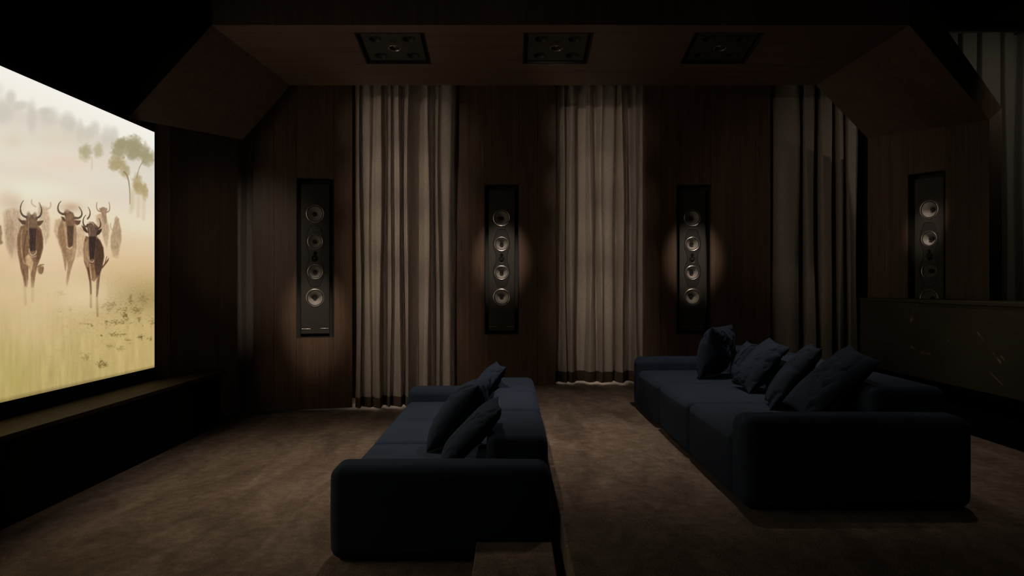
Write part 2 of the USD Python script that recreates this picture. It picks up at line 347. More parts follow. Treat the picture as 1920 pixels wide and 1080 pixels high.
def paint(px, py):
    """the frame on show: a herd walking out of dust across dry grass, as sRGB values per vertex"""
    n = len(px)
    yt, yb = 124 + 0.4276 * px, 755 - 0.2244 * px
    tt = np.clip((py - yt) / (yb - yt), 0, 1)
    stops = [(0.0, (243, 240, 230)), (0.15, (236, 231, 217)), (0.30, (222, 210, 192)), (0.37, (228, 215, 192)), (0.42, (226, 214, 185)), (0.47, (222, 200, 168)),
             (0.56, (217, 190, 150)), (0.64, (206, 181, 138)), (0.74, (198, 174, 124)), (0.86, (194, 172, 116)), (1.0, (184, 163, 104))]
    C = np.stack([np.interp(tt, [s[0] for s in stops], [s[1][k] for s in stops]) for k in range(3)], 1)
    herd_on = False
    def herd_add(M, a):
        herd[:] = np.maximum(herd, M * a)
    def over(mask, col, a=1.0):
        m = (np.clip(mask, 0, 1) * a)[:, None]
        C[:] = C * (1 - m) + np.array(col, float) * m
    def blob(x, y, rx, ry, col, a=1.0, soft=0.5):
        d = np.sqrt(((px - x) / rx) ** 2 + ((py - y) / ry) ** 2)
        over(np.clip((1 - d) / soft + 0.5, 0, 1) if soft < 1 else np.exp(-d * d * 1.2), col, a)
    def near(xs_, ys_, pad):
        return np.nonzero((px > min(xs_) - pad) & (px < max(xs_) + pad) & (py > min(ys_) - pad) & (py < max(ys_) + pad))[0]
    def segdist(i, a, b):
        ax, ay = a; bx, by = b
        dx, dy = bx - ax, by - ay
        k = np.clip(((px[i] - ax) * dx + (py[i] - ay) * dy) / (dx * dx + dy * dy + 1e-9), 0, 1)
        return np.hypot(px[i] - ax - k * dx, py[i] - ay - k * dy), k
    def stroke(pts, w, col, a=1.0, soft=0.8):
        pts = np.array(pts, float)
        if len(pts) > 2:                                   # round the bends
            u = np.linspace(0, len(pts) - 1, len(pts) * 5); k = np.arange(len(pts))
            from scipy.interpolate import CubicSpline
            pts = np.stack([CubicSpline(k, pts[:, 0])(u), CubicSpline(k, pts[:, 1])(u)], 1)
        ww = np.linspace(w[0], w[1], len(pts)) if np.ndim(w) else np.full(len(pts), w)
        i = near(pts[:, 0], pts[:, 1], max(ww) + 3 * soft)
        m = np.zeros(len(i))
        for q in range(len(pts) - 1):
            d, k = segdist(i, pts[q], pts[q + 1])
            r = (ww[q] + (ww[q + 1] - ww[q]) * k) / 2
            m = np.maximum(m, np.clip((r - d) / soft + 0.5, 0, 1))
        M = np.zeros(n); M[i] = m; over(M, col, a)
    def poly(pts, col, a=1.0, soft=1.0, grad=None):
        P = np.array(pts, float)
        i = near(P[:, 0], P[:, 1], 3 * soft)
        inside = np.zeros(len(i), bool); dm = np.full(len(i), 1e9)
        for q in range(len(P)):
            (x0, y0), (x1, y1) = P[q], P[(q + 1) % len(P)]
            c = ((y0 > py[i]) != (y1 > py[i])) & (px[i] < (x1 - x0) * (py[i] - y0) / (y1 - y0 + 1e-12) + x0)
            inside ^= c
            dm = np.minimum(dm, segdist(i, P[q], P[(q + 1) % len(P)])[0])
        sd = np.where(inside, dm, -dm)
        M = np.zeros(n); M[i] = np.clip(sd / (2 * soft) + 0.5, 0, 1)
        if grad is not None:                               # fade out downwards, into the dust
            M[i] *= np.clip((grad[1] - py[i]) / (grad[1] - grad[0]), 0, 1)
        herd_on and herd_add(M, a)
        over(M, col, a)
    nz = lambda sx, sy, s, o=4: meshkit.fbm(np.stack([px * sx, py * sy, np.full(n, 3.7)], 1), o, s)
    # far treeline in haze
    K = lambda pts: [(x * 0.25, 110 + y * 0.25) for x, y in pts]
    grey = (203, 197, 184)
    line = np.interp(px, [-400, 0, 60, 110, 150, 218, 300], [110, 192, 205, 222, 240, 268, 290])
    over(np.clip((py - line) / 14 + 0.5 + (nz(0.09, 0.05, 5) - 0.5) * 2.4, 0, 1) * np.clip((line + 95 - py) / 70, 0, 1), (213, 204, 189), 0.8)
    for (x, y, rx, ry) in [(80, 290, 30, 40), (20, 390, 60, 70), (240, 440, 26, 90), (150, 350, 60, 26), (370, 430, 52, 48), (330, 395, 40, 22), (505, 470, 42, 52), (540, 500, 30, 40), (600, 540, 22, 60), (660, 560, 30, 40), (710, 530, 30, 45), (800, 590, 34, 60), (855, 580, 26, 50)]:
        blob(x * .25, 110 + y * .25, rx * .25 * 1.25, ry * .25 * 1.25, grey, 0.75, 0.9)
    for k in range(16):
        blob(-20 - k * 34, 170 - k * 12, 22, 18, grey, 0.6, 0.9)
    blob(100, 610 * .25 + 110, 60, 16, (216, 203, 178), 0.5, 2)
    blob(25, 265, 22, 16, (214, 201, 172), 0.5, 2)
    blob(120, 305, 80, 22, (228, 209, 188), 0.8, 2)
    blob(60, 355, 90, 20, (229, 226, 204), 0.9, 2)
    blob(-180, 330, 220, 60, (229, 222, 200), 0.6, 2)
    # acacia at the right
    ol = (160, 151, 112)
    fz = nz(0.22, 0.22, 9)
    def leaf(x, y, rx, ry, col, a):
        x, y, rx, ry = x * .25, 110 + y * .25, rx * .25, ry * .25
        d = np.sqrt(((px - x) / rx) ** 2 + ((py - y) / ry) ** 2) + (fz - 0.5) * 1.1
        over(np.clip((1.05 - d) / 0.7 + 0.3, 0, 1), col, a)
    for (x, y, rx, ry) in [(640, 700, 52, 66), (735, 690, 36, 56), (640, 690, 36, 46)]: leaf(x, y, rx, ry, (176, 166, 132), 0.75)
    for (x, y, rx, ry) in [(890, 680, 50, 66), (920, 640, 50, 40), (985, 660, 62, 66), (1010, 640, 50, 50), (1075, 700, 44, 60), (1110, 745, 46, 50), (1000, 720, 50, 40)]: leaf(x, y, rx * 1.15, ry * 1.15, (158, 149, 116), 0.85)
    for (x, y, rx, ry) in [(870, 770, 52, 52), (860, 800, 48, 40), (915, 800, 40, 60), (945, 845, 30, 48)]: leaf(x, y, rx, ry, (171, 155, 115), 0.75)
    for (x, y, rx, ry) in [(1030, 920, 36, 60), (1050, 970, 46, 50), (1085, 1000, 26, 60), (1020, 960, 24, 40)]: leaf(x, y, rx, ry, (172, 152, 108), 0.75)
    stroke(K([(930, 850), (965, 920), (975, 1090)]), (3.4, 1.6), (140, 124, 92), 0.8)
    stroke(K([(1080, 760), (1045, 820), (1025, 900)]), (1.6, 1.6), (150, 135, 105), 0.8)
    stroke(K([(690, 740), (690, 830)]), 2, (180, 166, 138), 0.4, 2)
    for x, y0, y1 in [(1000, 980, 1120), (1040, 1000, 1180), (1080, 1020, 1200), (985, 1000, 1150)]:
        stroke(K([(x, y0), (x - 4, y1)]), 6, (186, 163, 118), 0.3, 6)
    # grass: upright blur in front, tufts and clods further back
    st = nz(0.16, 0.02, 21); st2 = nz(0.5, 0.05, 22); cl = nz(0.35, 0.55, 23, 5); tuf = nz(0.12, 0.16, 24)
    gl = np.clip((tt - 0.55) / 0.2, 0, 1)
    fg = np.clip((tt - 0.72) / 0.2, 0, 1)
    C += ((st - 0.5) * 48 * (0.25 + 0.75 * fg) * gl)[:, None] * np.array([1, 0.97, 0.75])
    C += ((st2 - 0.5) * 12 * gl)[:, None]
    rgt = np.clip((px - 90) / 110, 0, 1) * np.exp(-((tt - 0.74) / 0.10) ** 2)
    over(np.clip((cl - 0.56) * 9, 0, 1) * rgt, (138, 118, 72), 0.55)
    over(np.clip((tuf - 0.5) * 4, 0, 1) * gl * np.clip((px - 10) / 100, 0.15, 1), (176, 152, 96), 0.4)
    over(np.clip((px - 150) / 120, 0, 1) * np.clip((tt - 0.5) / 0.12, 0, 1), (198, 172, 112), 0.35)
    blob(25, 705, 30, 60, (172, 158, 88), 0.5, 2)
    blob(60, 720, 30, 50, (178, 160, 96), 0.4, 2)
    over(np.clip((px - 130) / 130, 0, 1) * np.exp(-((tt - 0.70) / 0.07) ** 2), (150, 128, 80), 0.55)
    over(np.clip((tt - 0.985) / 0.03, 0, 1), (60, 48, 28), 0.8)
    blob(-120, 760, 120, 90, (165, 150, 78), 0.5, 2)
    for (x, y, rx, ry, a) in [(1055, 235, 22, 34, .8), (1100, 100, 20, 44, .6), (920, 150, 70, 40, .55), (1190, 415, 22, 22, .9), (870, 640, 44, 30, .8), (770, 310, 26, 16, .6), (1000, 290, 80, 20, .5), (980, 390, 66, 16, .6), (1150, 190, 44, 34, .5), (730, 590, 50, 34, .35), (520, 55, 44, 30, .45), (1265, 430, 20, 16, .7), (1080, 440, 40, 18, .5), (1175, 265, 12, 16, .7), (1050, 190, 30, 40, .5), (895, 290, 20, 14, .6), (500, 180, 20, 24, .35), (590, 180, 18, 18, .3), (1200, 320, 12, 10, .7), (855, 400, 10, 8, .7), (1285, 290, 20, 30, .5), (1210, 90, 40, 50, .35), (700, 300, 40, 14, .3), (930, 490, 40, 22, .35), (1020, 510, 36, 20, .35)]:
        d = np.sqrt(((px - x / 4.5) / (rx / 4.5)) ** 2 + ((py - 540 - y / 4.5) / (ry / 4.5)) ** 2)
        over(np.clip((1.1 - d) + (cl - 0.5) * 4.5, 0, 1) * (d < 1.7), (104, 86, 44), a)
    # dust
    blob(160, 555, 60, 34, (226, 203, 164), 0.75, 2)
    blob(60, 590, 60, 60, (214, 190, 146), 0.5, 2)
    blob(95, 470, 90, 70, (228, 204, 172), 0.55, 2)
    herd = np.zeros(n); herd_on = True
    # herd: the ones deep in the dust first
    A = lambda pts: [(x * 0.20374, 360 + y * 0.20374) for x, y in pts]
    B = lambda pts: [(90 + x * 0.2222, 360 + y * 0.2222) for x, y in pts]
    blob(12, 376, 20, 20, (214, 190, 166), 0.8, 2); blob(28, 385, 16, 18, (205, 182, 156), 0.7, 2)
    for k in range(9):
        blob(-30 - k * 38, 430 + (k % 3) * 14, 15, 55, (182, 155, 126), 0.7, 0.9)
        stroke([(-40 - k * 38, 378 + (k % 3) * 14), (-44 - k * 38, 390 + (k % 3) * 14), (-30 - k * 38, 398 + (k % 3) * 14), (-18 - k * 38, 388 + (k % 3) * 14)], 2.5, (168, 140, 112), 0.7, 1.5)
    poly(A([(30, 190), (60, 165), (130, 150), (190, 180), (200, 400), (190, 640), (100, 660), (60, 520), (40, 330)]), (181, 154, 125), 0.75, 3, (440, 505))
    poly(A([(60, 250), (130, 260), (140, 480), (110, 600), (60, 500), (50, 350)]), (163, 134, 105), 0.6, 3)
    poly(A([(360, 120), (430, 140), (460, 250), (455, 400), (420, 480), (380, 330), (350, 200)]), (192, 165, 134), 0.85, 2.5)
    stroke(A([(292, 75), (295, 110), (330, 135)]), 2.4, (186, 158, 130), 0.8, 1.5); stroke(A([(465, 100), (462, 140), (430, 155)]), 2.4, (186, 158, 130), 0.8, 1.5)
    poly(A([(-20, 300), (10, 310), (20, 380), (14, 440), (30, 470), (5, 485), (-20, 480)]), (134, 104, 80), 0.8, 1.5)
    # fourth and fifth
    poly(B([(420, 190), (455, 180), (490, 200), (520, 320), (505, 420), (495, 480), (470, 400), (450, 330), (425, 260)]), (178, 149, 117), 0.8, 1.5, (455, 480))
    poly(B([(400, 200), (440, 190), (450, 300), (430, 380)]), (196, 166, 132), 0.8, 2)
    poly(B([(430, 140), (465, 125), (502, 140), (492, 185), (495, 260), (475, 270), (455, 190)]), (150, 122, 95), 0.9, 1)
    stroke(B([(415, 88), (409, 125), (422, 155), (448, 165)]), (1.2, 2.6), (150, 124, 98), 0.9); stroke(B([(514, 86), (521, 125), (514, 160), (490, 168)]), (1.2, 2.6), (150, 124, 98), 0.9)
    poly(B([(565, 215), (580, 205), (598, 225), (604, 265), (618, 330), (620, 400), (606, 470), (592, 560), (548, 550), (528, 450), (530, 380), (548, 300), (560, 255)]), (168, 140, 108), 0.85, 1.5, (465, 500))
    stroke(B([(528, 265), (540, 320), (575, 330), (595, 280)]), 2.0, (188, 158, 124), 0.8, 1)
    # one between
    poly(B([(245, 300), (300, 290), (320, 400), (300, 540), (240, 550)]), (196, 165, 130), 0.8, 3)
    # second animal
    blob(90 + 195 * .2222, 360 + 130 * .2222, 20, 10, (190, 162, 132), 0.8, 1)
    poly(B([(60, 240), (110, 220), (110, 400), (105, 480), (75, 400), (52, 330)]), (187, 156, 122), 0.8, 2)
    poly(B([(115, 225), (150, 230), (235, 265), (244, 350), (240, 470), (225, 560), (195, 650), (172, 760), (160, 800), (152, 760), (165, 640), (160, 580), (150, 670), (140, 640), (128, 560), (105, 460), (82, 390), (85, 300)]), (156, 123, 92), 0.92, 1.2, (520, 560))
    poly(B([(90, 300), (120, 260), (140, 330), (160, 470), (150, 560), (110, 460)]), (134, 100, 72), 0.6, 2)
    stroke(B([(135, 250), (150, 350), (155, 470)]), 2.5, (198, 168, 130), 0.5, 2)
    stroke(B([(220, 480), (200, 570)]), 5, (190, 158, 120), 0.5, 3)
    poly(B([(135, 170), (155, 152), (182, 160), (212, 175), (236, 235), (220, 270), (217, 330), (213, 400), (206, 462), (172, 466), (165, 400), (160, 300), (148, 240)]), (118, 90, 68), 1, 0.7)
    poly(B([(160, 285), (216, 285), (212, 400), (205, 460), (172, 462), (166, 380)]), (82, 60, 47), 0.9, 1.2)
    blob(90 + 180 * .2222, 360 + 215 * .2222, 6, 7, (150, 118, 90), 0.6, 1)
    poly(B([(108, 205), (135, 212), (152, 245), (140, 250), (122, 235)]), (96, 70, 52), 1, 0.6); poly(B([(225, 238), (278, 240), (268, 270), (245, 282), (228, 268)]), (92, 66, 50), 1, 0.7)
    stroke(B([(222, 236), (275, 238)]), 1.4, (190, 160, 130), 0.8)
    stroke(B([(110, 78), (90, 105), (84, 140), (98, 172), (148, 190)]), (1.2, 4.6), (96, 76, 62), 1, 0.7); stroke(B([(260, 125), (277, 150), (286, 185), (268, 215), (222, 216)]), (1.2, 4.4), (98, 78, 62), 1, 0.7)
    blob(90 + 160 * .2222, 360 + 160 * .2222, 4.5, 3.6, (165, 135, 108), 0.8, 0.8)
    stroke(B([(158, 458), (180, 478), (206, 460)]), 1.6, (205, 178, 146), 0.9, 0.8)
    # first animal
    poly(A([(190, 315), (240, 295), (345, 300), (380, 345), (397, 430), (397, 520), (375, 600), (345, 680), (325, 770), (312, 880), (285, 880), (284, 780), (278, 720), (262, 690), (262, 790), (250, 880), (222, 870), (212, 790), (192, 720), (178, 640), (160, 550), (148, 465), (160, 390)]), (127, 96, 70), 1, 1.0, (525, 570))
    poly(A([(335, 330), (372, 350), (394, 430), (392, 520), (365, 610), (340, 640), (330, 520)]), (94, 68, 49), 0.85, 1.6)
    poly(A([(235, 600), (262, 570), (285, 590), (305, 650), (300, 700), (284, 740), (262, 690), (240, 660)]), (202, 168, 124), 0.85, 1.5)
    stroke(A([(180, 345), (155, 430), (162, 540)]), 2.6, (196, 164, 132), 0.7, 1.2)
    stroke(A([(205, 350), (195, 460), (205, 600), (235, 660)]), 2.0, (184, 150, 118), 0.6, 1.2)
    stroke(A([(250, 360), (225, 480), (222, 600)]), 3.0, (84, 58, 40), 0.55, 1.8); stroke(A([(215, 720), (228, 800), (235, 860)]), 3.0, (90, 64, 46), 0.6, 1.4)
    stroke(A([(300, 650), (275, 780), (268, 850)]), 2.2, (210, 178, 138), 0.6, 1.2); stroke(A([(325, 650), (308, 760)]), 3.5, (146, 112, 80), 0.6, 1.5)
    for p in ([(228, 870), (236, 1030)], [(300, 880), (300, 1000)]): stroke(A(p), 5, (160, 130, 92), 0.4, 3)
    poly(A([(240, 225), (265, 195), (290, 210), (320, 195), (345, 232), (348, 290), (336, 350), (332, 450), (328, 545), (300, 555), (275, 545), (268, 450), (258, 350), (236, 290)]), (108, 84, 66), 1, 0.7)
    poly(A([(262, 335), (335, 335), (330, 450), (326, 542), (276, 542), (268, 440)]), (60, 46, 41), 0.95, 1.2)
    stroke(A([(262, 240), (262, 340), (270, 430)]), 1.8, (166, 136, 112), 0.6, 1)
    poly(A([(262, 270), (300, 250), (335, 270), (325, 320), (275, 320)]), (132, 106, 82), 0.6, 1.2)
    poly(A([(160, 236), (200, 258), (240, 262), (238, 302), (205, 300), (180, 270)]), (92, 70, 56), 1, 0.6); poly(A([(403, 262), (345, 268), (340, 300), (360, 315), (380, 300)]), (94, 72, 56), 1, 0.6)
    stroke(A([(190, 238), (242, 258)]), 1.4, (196, 168, 142), 0.8); stroke(A([(342, 264), (385, 256)]), 1.4, (196, 168, 142), 0.8)
    stroke(A([(216, 80), (194, 118), (188, 165), (205, 210), (248, 230)]), (1.0, 4.4), (86, 72, 62), 1, 0.6); stroke(A([(359, 96), (376, 135), (382, 180), (368, 220), (332, 240)]), (1.0, 4.4), (86, 72, 62), 1, 0.6)
    blob(263 * .20374, 360 + 210 * .20374, 3.6, 5.6, (150, 126, 106), 0.8, 0.8); blob(322 * .20374, 360 + 212 * .20374, 3.6, 5.2, (146, 122, 102), 0.8, 0.8)
    stroke(A([(270, 525), (276, 565), (300, 582), (328, 565), (332, 540)]), 2.0, (184, 160, 138), 0.9, 0.8); stroke(A([(272, 590), (300, 598), (332, 590)]), 1.6, (196, 170, 140), 0.7, 0.8)
    blob(374 * .20374, 360 + 712 * .20374, 5.4, 8, (118, 88, 60), 0.85, 0.7)
    stroke(A([(345, 690), (375, 670), (405, 668)]), 1.4, (98, 74, 50), 0.8, 0.8); stroke(A([(362, 740), (385, 745), (398, 690)]), 1.6, (86, 62, 42), 0.7, 0.8)
    # third animal, the nearest
    stroke(B([(335, 128), (352, 155), (354, 190), (335, 225)]), (1.0, 3.4), (110, 86, 66), 1, 0.7)
    poly(B([(318, 370), (345, 380), (410, 372), (440, 405), (466, 465), (474, 545), (458, 635), (436, 700), (432, 790), (421, 885), (405, 885), (406, 790), (411, 728), (388, 757), (366, 742), (372, 860), (354, 870), (350, 765), (330, 665), (304, 590), (298, 490), (304, 420)]), (122, 90, 64), 1, 0.8, (545, 572))
    poly(B([(405, 385), (440, 412), (466, 470), (472, 545), (456, 635), (436, 700), (410, 720), (392, 640), (395, 500)]), (72, 52, 40), 0.9, 1.2)
    poly(B([(305, 430), (340, 400), (345, 560), (340, 640), (305, 570)]), (176, 144, 110), 0.7, 2)
    stroke(B([(352, 600), (358, 660), (366, 730)]), 2.4, (204, 166, 122), 0.75, 1); stroke(B([(385, 610), (392, 680), (388, 745)]), 2.4, (150, 110, 78), 0.7, 1)
    stroke(B([(338, 640), (355, 760), (362, 860)]), 2.8, (70, 48, 36), 0.7, 1); stroke(B([(434, 700), (422, 790), (413, 880)]), 3, (74, 52, 38), 0.7, 1)
    for p in ([(362, 870), (362, 970)], [(413, 885), (418, 1045)]): stroke(B(p), 4.5, (140, 110, 76), 0.55, 2)
    poly(B([(325, 275), (350, 250), (380, 252), (425, 295), (420, 345), (406, 405), (402, 480), (388, 570), (356, 572), (345, 470), (348, 385), (336, 340)]), (104, 80, 64), 1, 0.7)
    poly(B([(345, 375), (405, 375), (400, 480), (388, 566), (355, 568), (346, 470)]), (54, 41, 37), 0.95, 1)
    stroke(B([(335, 275), (350, 320), (352, 370)]), 1.4, (160, 130, 106), 0.6)
    poly(B([(282, 278), (320, 305), (342, 345), (325, 345), (300, 325)]), (66, 48, 38), 1, 0.6); poly(B([(456, 308), (415, 322), (408, 368), (432, 358), (450, 335)]), (64, 46, 38), 1, 0.6)
    stroke(B([(320, 195), (300, 225), (297, 262), (312, 290), (338, 275)]), (1.0, 4.0), (84, 66, 54), 1, 0.6); stroke(B([(430, 222), (443, 262), (437, 298), (405, 310)]), (1.0, 4.0), (82, 64, 52), 1, 0.6)
    stroke(B([(338, 265), (352, 256), (368, 258)]), 2.2, (200, 174, 148), 0.8); stroke(B([(375, 262), (385, 275)]), 2.2, (188, 162, 138), 0.7)
    stroke(B([(345, 548), (350, 580), (370, 592), (388, 580)]), 1.5, (190, 166, 142), 0.9, 0.7); stroke(B([(350, 600), (385, 606)]), 1.5, (70, 52, 42), 0.8, 0.7)
    stroke(B([(455, 640), (485, 605), (508, 575)]), (3, 2), (96, 70, 44), 0.9, 1); stroke(B([(480, 600), (497, 545)]), 1.4, (110, 82, 52), 0.9, 0.8); stroke(B([(470, 620), (512, 560)]), 1.6, (96, 70, 46), 0.8, 0.8)
    fur = (nz(1.1, 0.16, 41) - 0.5) * 0.4 + (nz(0.35, 0.3, 42) - 0.5) * 0.35
    C *= (1 + fur * herd)[:, None]
    lit = np.clip(nz(0.7, 0.1, 43) * 2.2 - 1.15, 0, 1) * herd                # sun catching the coats
    over(lit, (190, 158, 124), 0.25)
    over(np.exp(-((py - 548) / 26) ** 2) * (0.5 + nz(0.05, 0.06, 44)) * (px < 200), (220, 196, 154), 0.38)
    return np.clip(C, 0, 255)

ys_ = np.concatenate([np.linspace(2.6, 5.0, 120)[:-1], np.linspace(5.0, 7.30, 400)])
zs_ = np.linspace(0.68, 2.90, 480)
Y, Z = np.meshgrid(ys_, zs_, indexing='ij')
px, py = to_px(Y.ravel(), Z.ravel())
rgb = srgb(paint(px, py)).astype(np.float32)
n0, n1 = Y.shape
idx = np.arange(n0 * n1).reshape(n0, n1)
q = np.stack([idx[:-1, :-1], idx[:-1, 1:], idx[1:, 1:], idx[1:, :-1]], -1).reshape(-1, 4)
scr = thing('projection_screen', 'large lit projection screen showing horned animals walking out of dust over dry grass', 'screen')
m = usdkit.mesh(stage, numbered(pth(scr), 'picture'), (np.stack([np.full(Y.size, SX), Y.ravel(), Z.ravel()], 1), q), M_PICTURE, False)
UsdGeom.PrimvarsAPI(m).CreatePrimvar('picture', Sdf.ValueTypeNames.Color3fArray, 'vertex').Set(Vt.Vec3fArray.FromNumpy(rgb))
setdata(m.GetPrim(), 'bright picture of horned animals on dusty grassland')
fx0, fx1 = -3.40, SX
obj('backing', box(-3.40, SX - 0.004, 2.6, 7.30, 0.68, 2.90), M_FRAME, scr)
obj('frame', cat_(box(fx0, fx1, 2.56, 2.598, 0.58, 2.93), box(fx0, fx1 + 0.004, 7.302, 7.335, 0.58, 2.93), box(fx0, fx1, 2.598, 7.302, 0.58, 0.678), box(fx0, fx1, 2.598, 7.302, 2.902, 2.93)), M_FRAME, scr)

t = thing('screen_ledge', 'long dark wooden ledge running along the wall under the screen', 'ledge')
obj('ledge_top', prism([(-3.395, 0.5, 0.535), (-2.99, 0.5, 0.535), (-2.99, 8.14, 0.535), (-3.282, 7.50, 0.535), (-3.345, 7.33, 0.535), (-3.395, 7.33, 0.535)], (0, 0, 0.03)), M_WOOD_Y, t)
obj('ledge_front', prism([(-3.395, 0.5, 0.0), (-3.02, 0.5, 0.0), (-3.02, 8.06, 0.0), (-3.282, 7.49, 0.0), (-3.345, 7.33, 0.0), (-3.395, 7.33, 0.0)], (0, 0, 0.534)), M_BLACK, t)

# ------------------------------------------------------------------ curtains
from scipy.interpolate import PchipInterpolator
def curtain(name, label, p, q, pts, z0, z1, mat, amp=0.14, hem=0.0, lean=None):
    """pts: (place from 0 to 1, fold offset from -1 back to 1 forward) along the line p to q"""
    p, q = np.array(p, float), np.array(q, float)
    L = np.linalg.norm(q - p); d = (q - p) / L; nrm = np.array([d[1], -d[0]])
    pts = sorted(pts); s = np.array([a for a, _ in pts]); o = np.array([b for _, b in pts])
    u = np.linspace(s[0], s[-1], 520); f = PchipInterpolator(s, o)(u)
    def grid(zz, off):
        V = []
        for zv in zz:
            k = (zv - z0) / (z1 - z0)
            sp = 1 + 0.25 * (1 - k)                                # folds open towards the hem
            w = 0.006 * np.sin(u * 31 + k * 5) + 0.010 * np.sin(u * 13 - k * 3.1)
            uu = u + (0.010 * np.sin(k * 4 + u * 17) + 0.006 * np.sin(k * 9 - u * 40)) / max(L, 0.5)
            xy = p + np.outer(uu * L, d) + np.outer(f * amp * (0.75 + 0.35 * (1 - k)) + w + off, nrm)
            V.append(np.column_stack([xy, np.full(len(u), zv)]))
        V = np.array(V); a, b = V.shape[:2]
        I = np.arange(a * b).reshape(a, b)
        Q = np.stack([I[:-1, :-1], I[:-1, 1:], I[1:, 1:], I[1:, :-1]], -1).reshape(-1, 4)
        return V.reshape(-1, 3), Q
    t = thing(name, label, 'curtain')
    obj('cloth', grid(np.linspace(z0, z1, 26), 0.0), mat, t, smooth=True)
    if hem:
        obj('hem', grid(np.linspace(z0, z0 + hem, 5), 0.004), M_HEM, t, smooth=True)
    obj('heading_rail', slab2(p, q, z1, z1 + 0.03, 0.03), M_LAMP, t)
    return t
def folds(px0, px1, ctrl):
    return [((a - px0) / (px1 - px0), b) for a, b in ctrl]
c1 = folds(660, 850, [(660, -0.2), (664, 0.3), (668, 0.5), (672, -0.6), (676, -0.2), (686, 0.3), (693, 0.0), (700, 0.7), (706, 0.8), (714, -0.8), (718, -0.6), (724, 0.5), (728, -0.2), (734, 0.1), (741, 0.6), (750, -0.7), (756, 0.9), (762, 0.5), (772, -0.5), (780, -0.9), (788, 0.7), (794, 0.8), (804, -0.8), (810, -0.5), (814, 0.7), (824, 0.3), (836, 0.5), (848, -0.2), (858, -0.8)])
curtain('window_curtain', 'tall taupe linen curtain between the speaker piers nearest the screen, glowing along its folds', (-1.825, 9.10), (-0.66, 9.36), c1, 0.020, 3.985, M_CURTAIN, hem=0.12)
c2 = folds(1042, 1212, [(1036, -0.6), (1045, 0.2), (1050, -0.3), (1056, 0.3), (1061, 0.6), (1065, -0.2), (1072, 0.7), (1078, 0.5), (1086, -0.7), (1098, -0.5), (1106, 0.6), (1112, 0.3), (1118, -0.4), (1127, 0.8), (1134, 0.4), (1148, 0.1), (1155, -0.8), (1158, 0.3), (1164, 0.9), (1170, 0.1), (1176, -0.7), (1183, -0.4), (1189, 0.7), (1198, 0.3), (1206, 0.4), (1216, -0.7)])
curtain('window_curtain', 'tall taupe linen curtain behind the gap between the two sofas', (0.545, 9.60), (1.70, 9.60), c2, FLOOR2 + 0.020, 3.985, M_CURTAIN, hem=0.13)
c3 = folds(1444, 1620, [(1436, -0.8), (1446, 0.3), (1470, 0.5), (1488, 0.6), (1497, 0.4), (1501, -2.0), (1506, -2.0), (1510, 0.5), (1524, 0.6), (1528, 0.3), (1532, -1.9), (1537, -1.7), (1541, 0.6), (1556, 0.6), (1561, -2.0), (1567, -2.0), (1571, 0.6), (1579, 0.4), (1583, -2.0), (1587, -2.0), (1590, 0.5), (1604, 0.5), (1609, 0.1), (1614, -1.6), (1622, -2.0)])
curtain('window_curtain', 'dark brown curtain with deep folds behind the pillows of the rear sofa', (3.19, 9.55), (4.36, 9.55), c3, FLOOR2 + 0.012, 3.985, M_CURTAIN2, amp=0.14)
c4 = [(-0.1, -0.8), (0.02, 0.2), (0.14, -0.9), (0.24, -0.6), (0.33, 0.6), (0.44, 0.6), (0.49, -1.8), (0.56, -1.8), (0.61, 0.8), (0.76, 0.8), (0.92, -0.7), (1.0, -0.8)]
curtain('window_curtain', 'narrow dark curtain in the corner between the screen wall and the first pier', (-3.36, 9.05), (-2.84, 8.98), c4, 0.012, 3.985, M_CURTAIN2, amp=0.06)
c5 = [(0.0, -0.5), (0.04, 0.6), (0.10, 0.5), (0.115, -0.9), (0.13, 0.6), (0.21, 0.5), (0.225, -1), (0.245, 0.6), (0.36, 0.5), (0.38, -1), (0.40, 0.6), (0.45, 0.5), (0.47, -1), (0.49, -0.9), (0.51, 0.6), (0.58, 0.5), (0.60, -1), (0.63, 0.6), (0.74, 0.5), (0.76, -1), (0.79, 0.5), (0.88, 0.6), (0.90, -1), (0.94, 0.5), (1.0, 0.2)]
curtain('window_curtain', 'grey curtain hanging beyond the portal at the right edge of the room', (5.02, 9.0), (6.85, 9.0), c5, FLOOR2 + 0.012, CEIL - 0.035, M_CURTAIN3, amp=0.08)

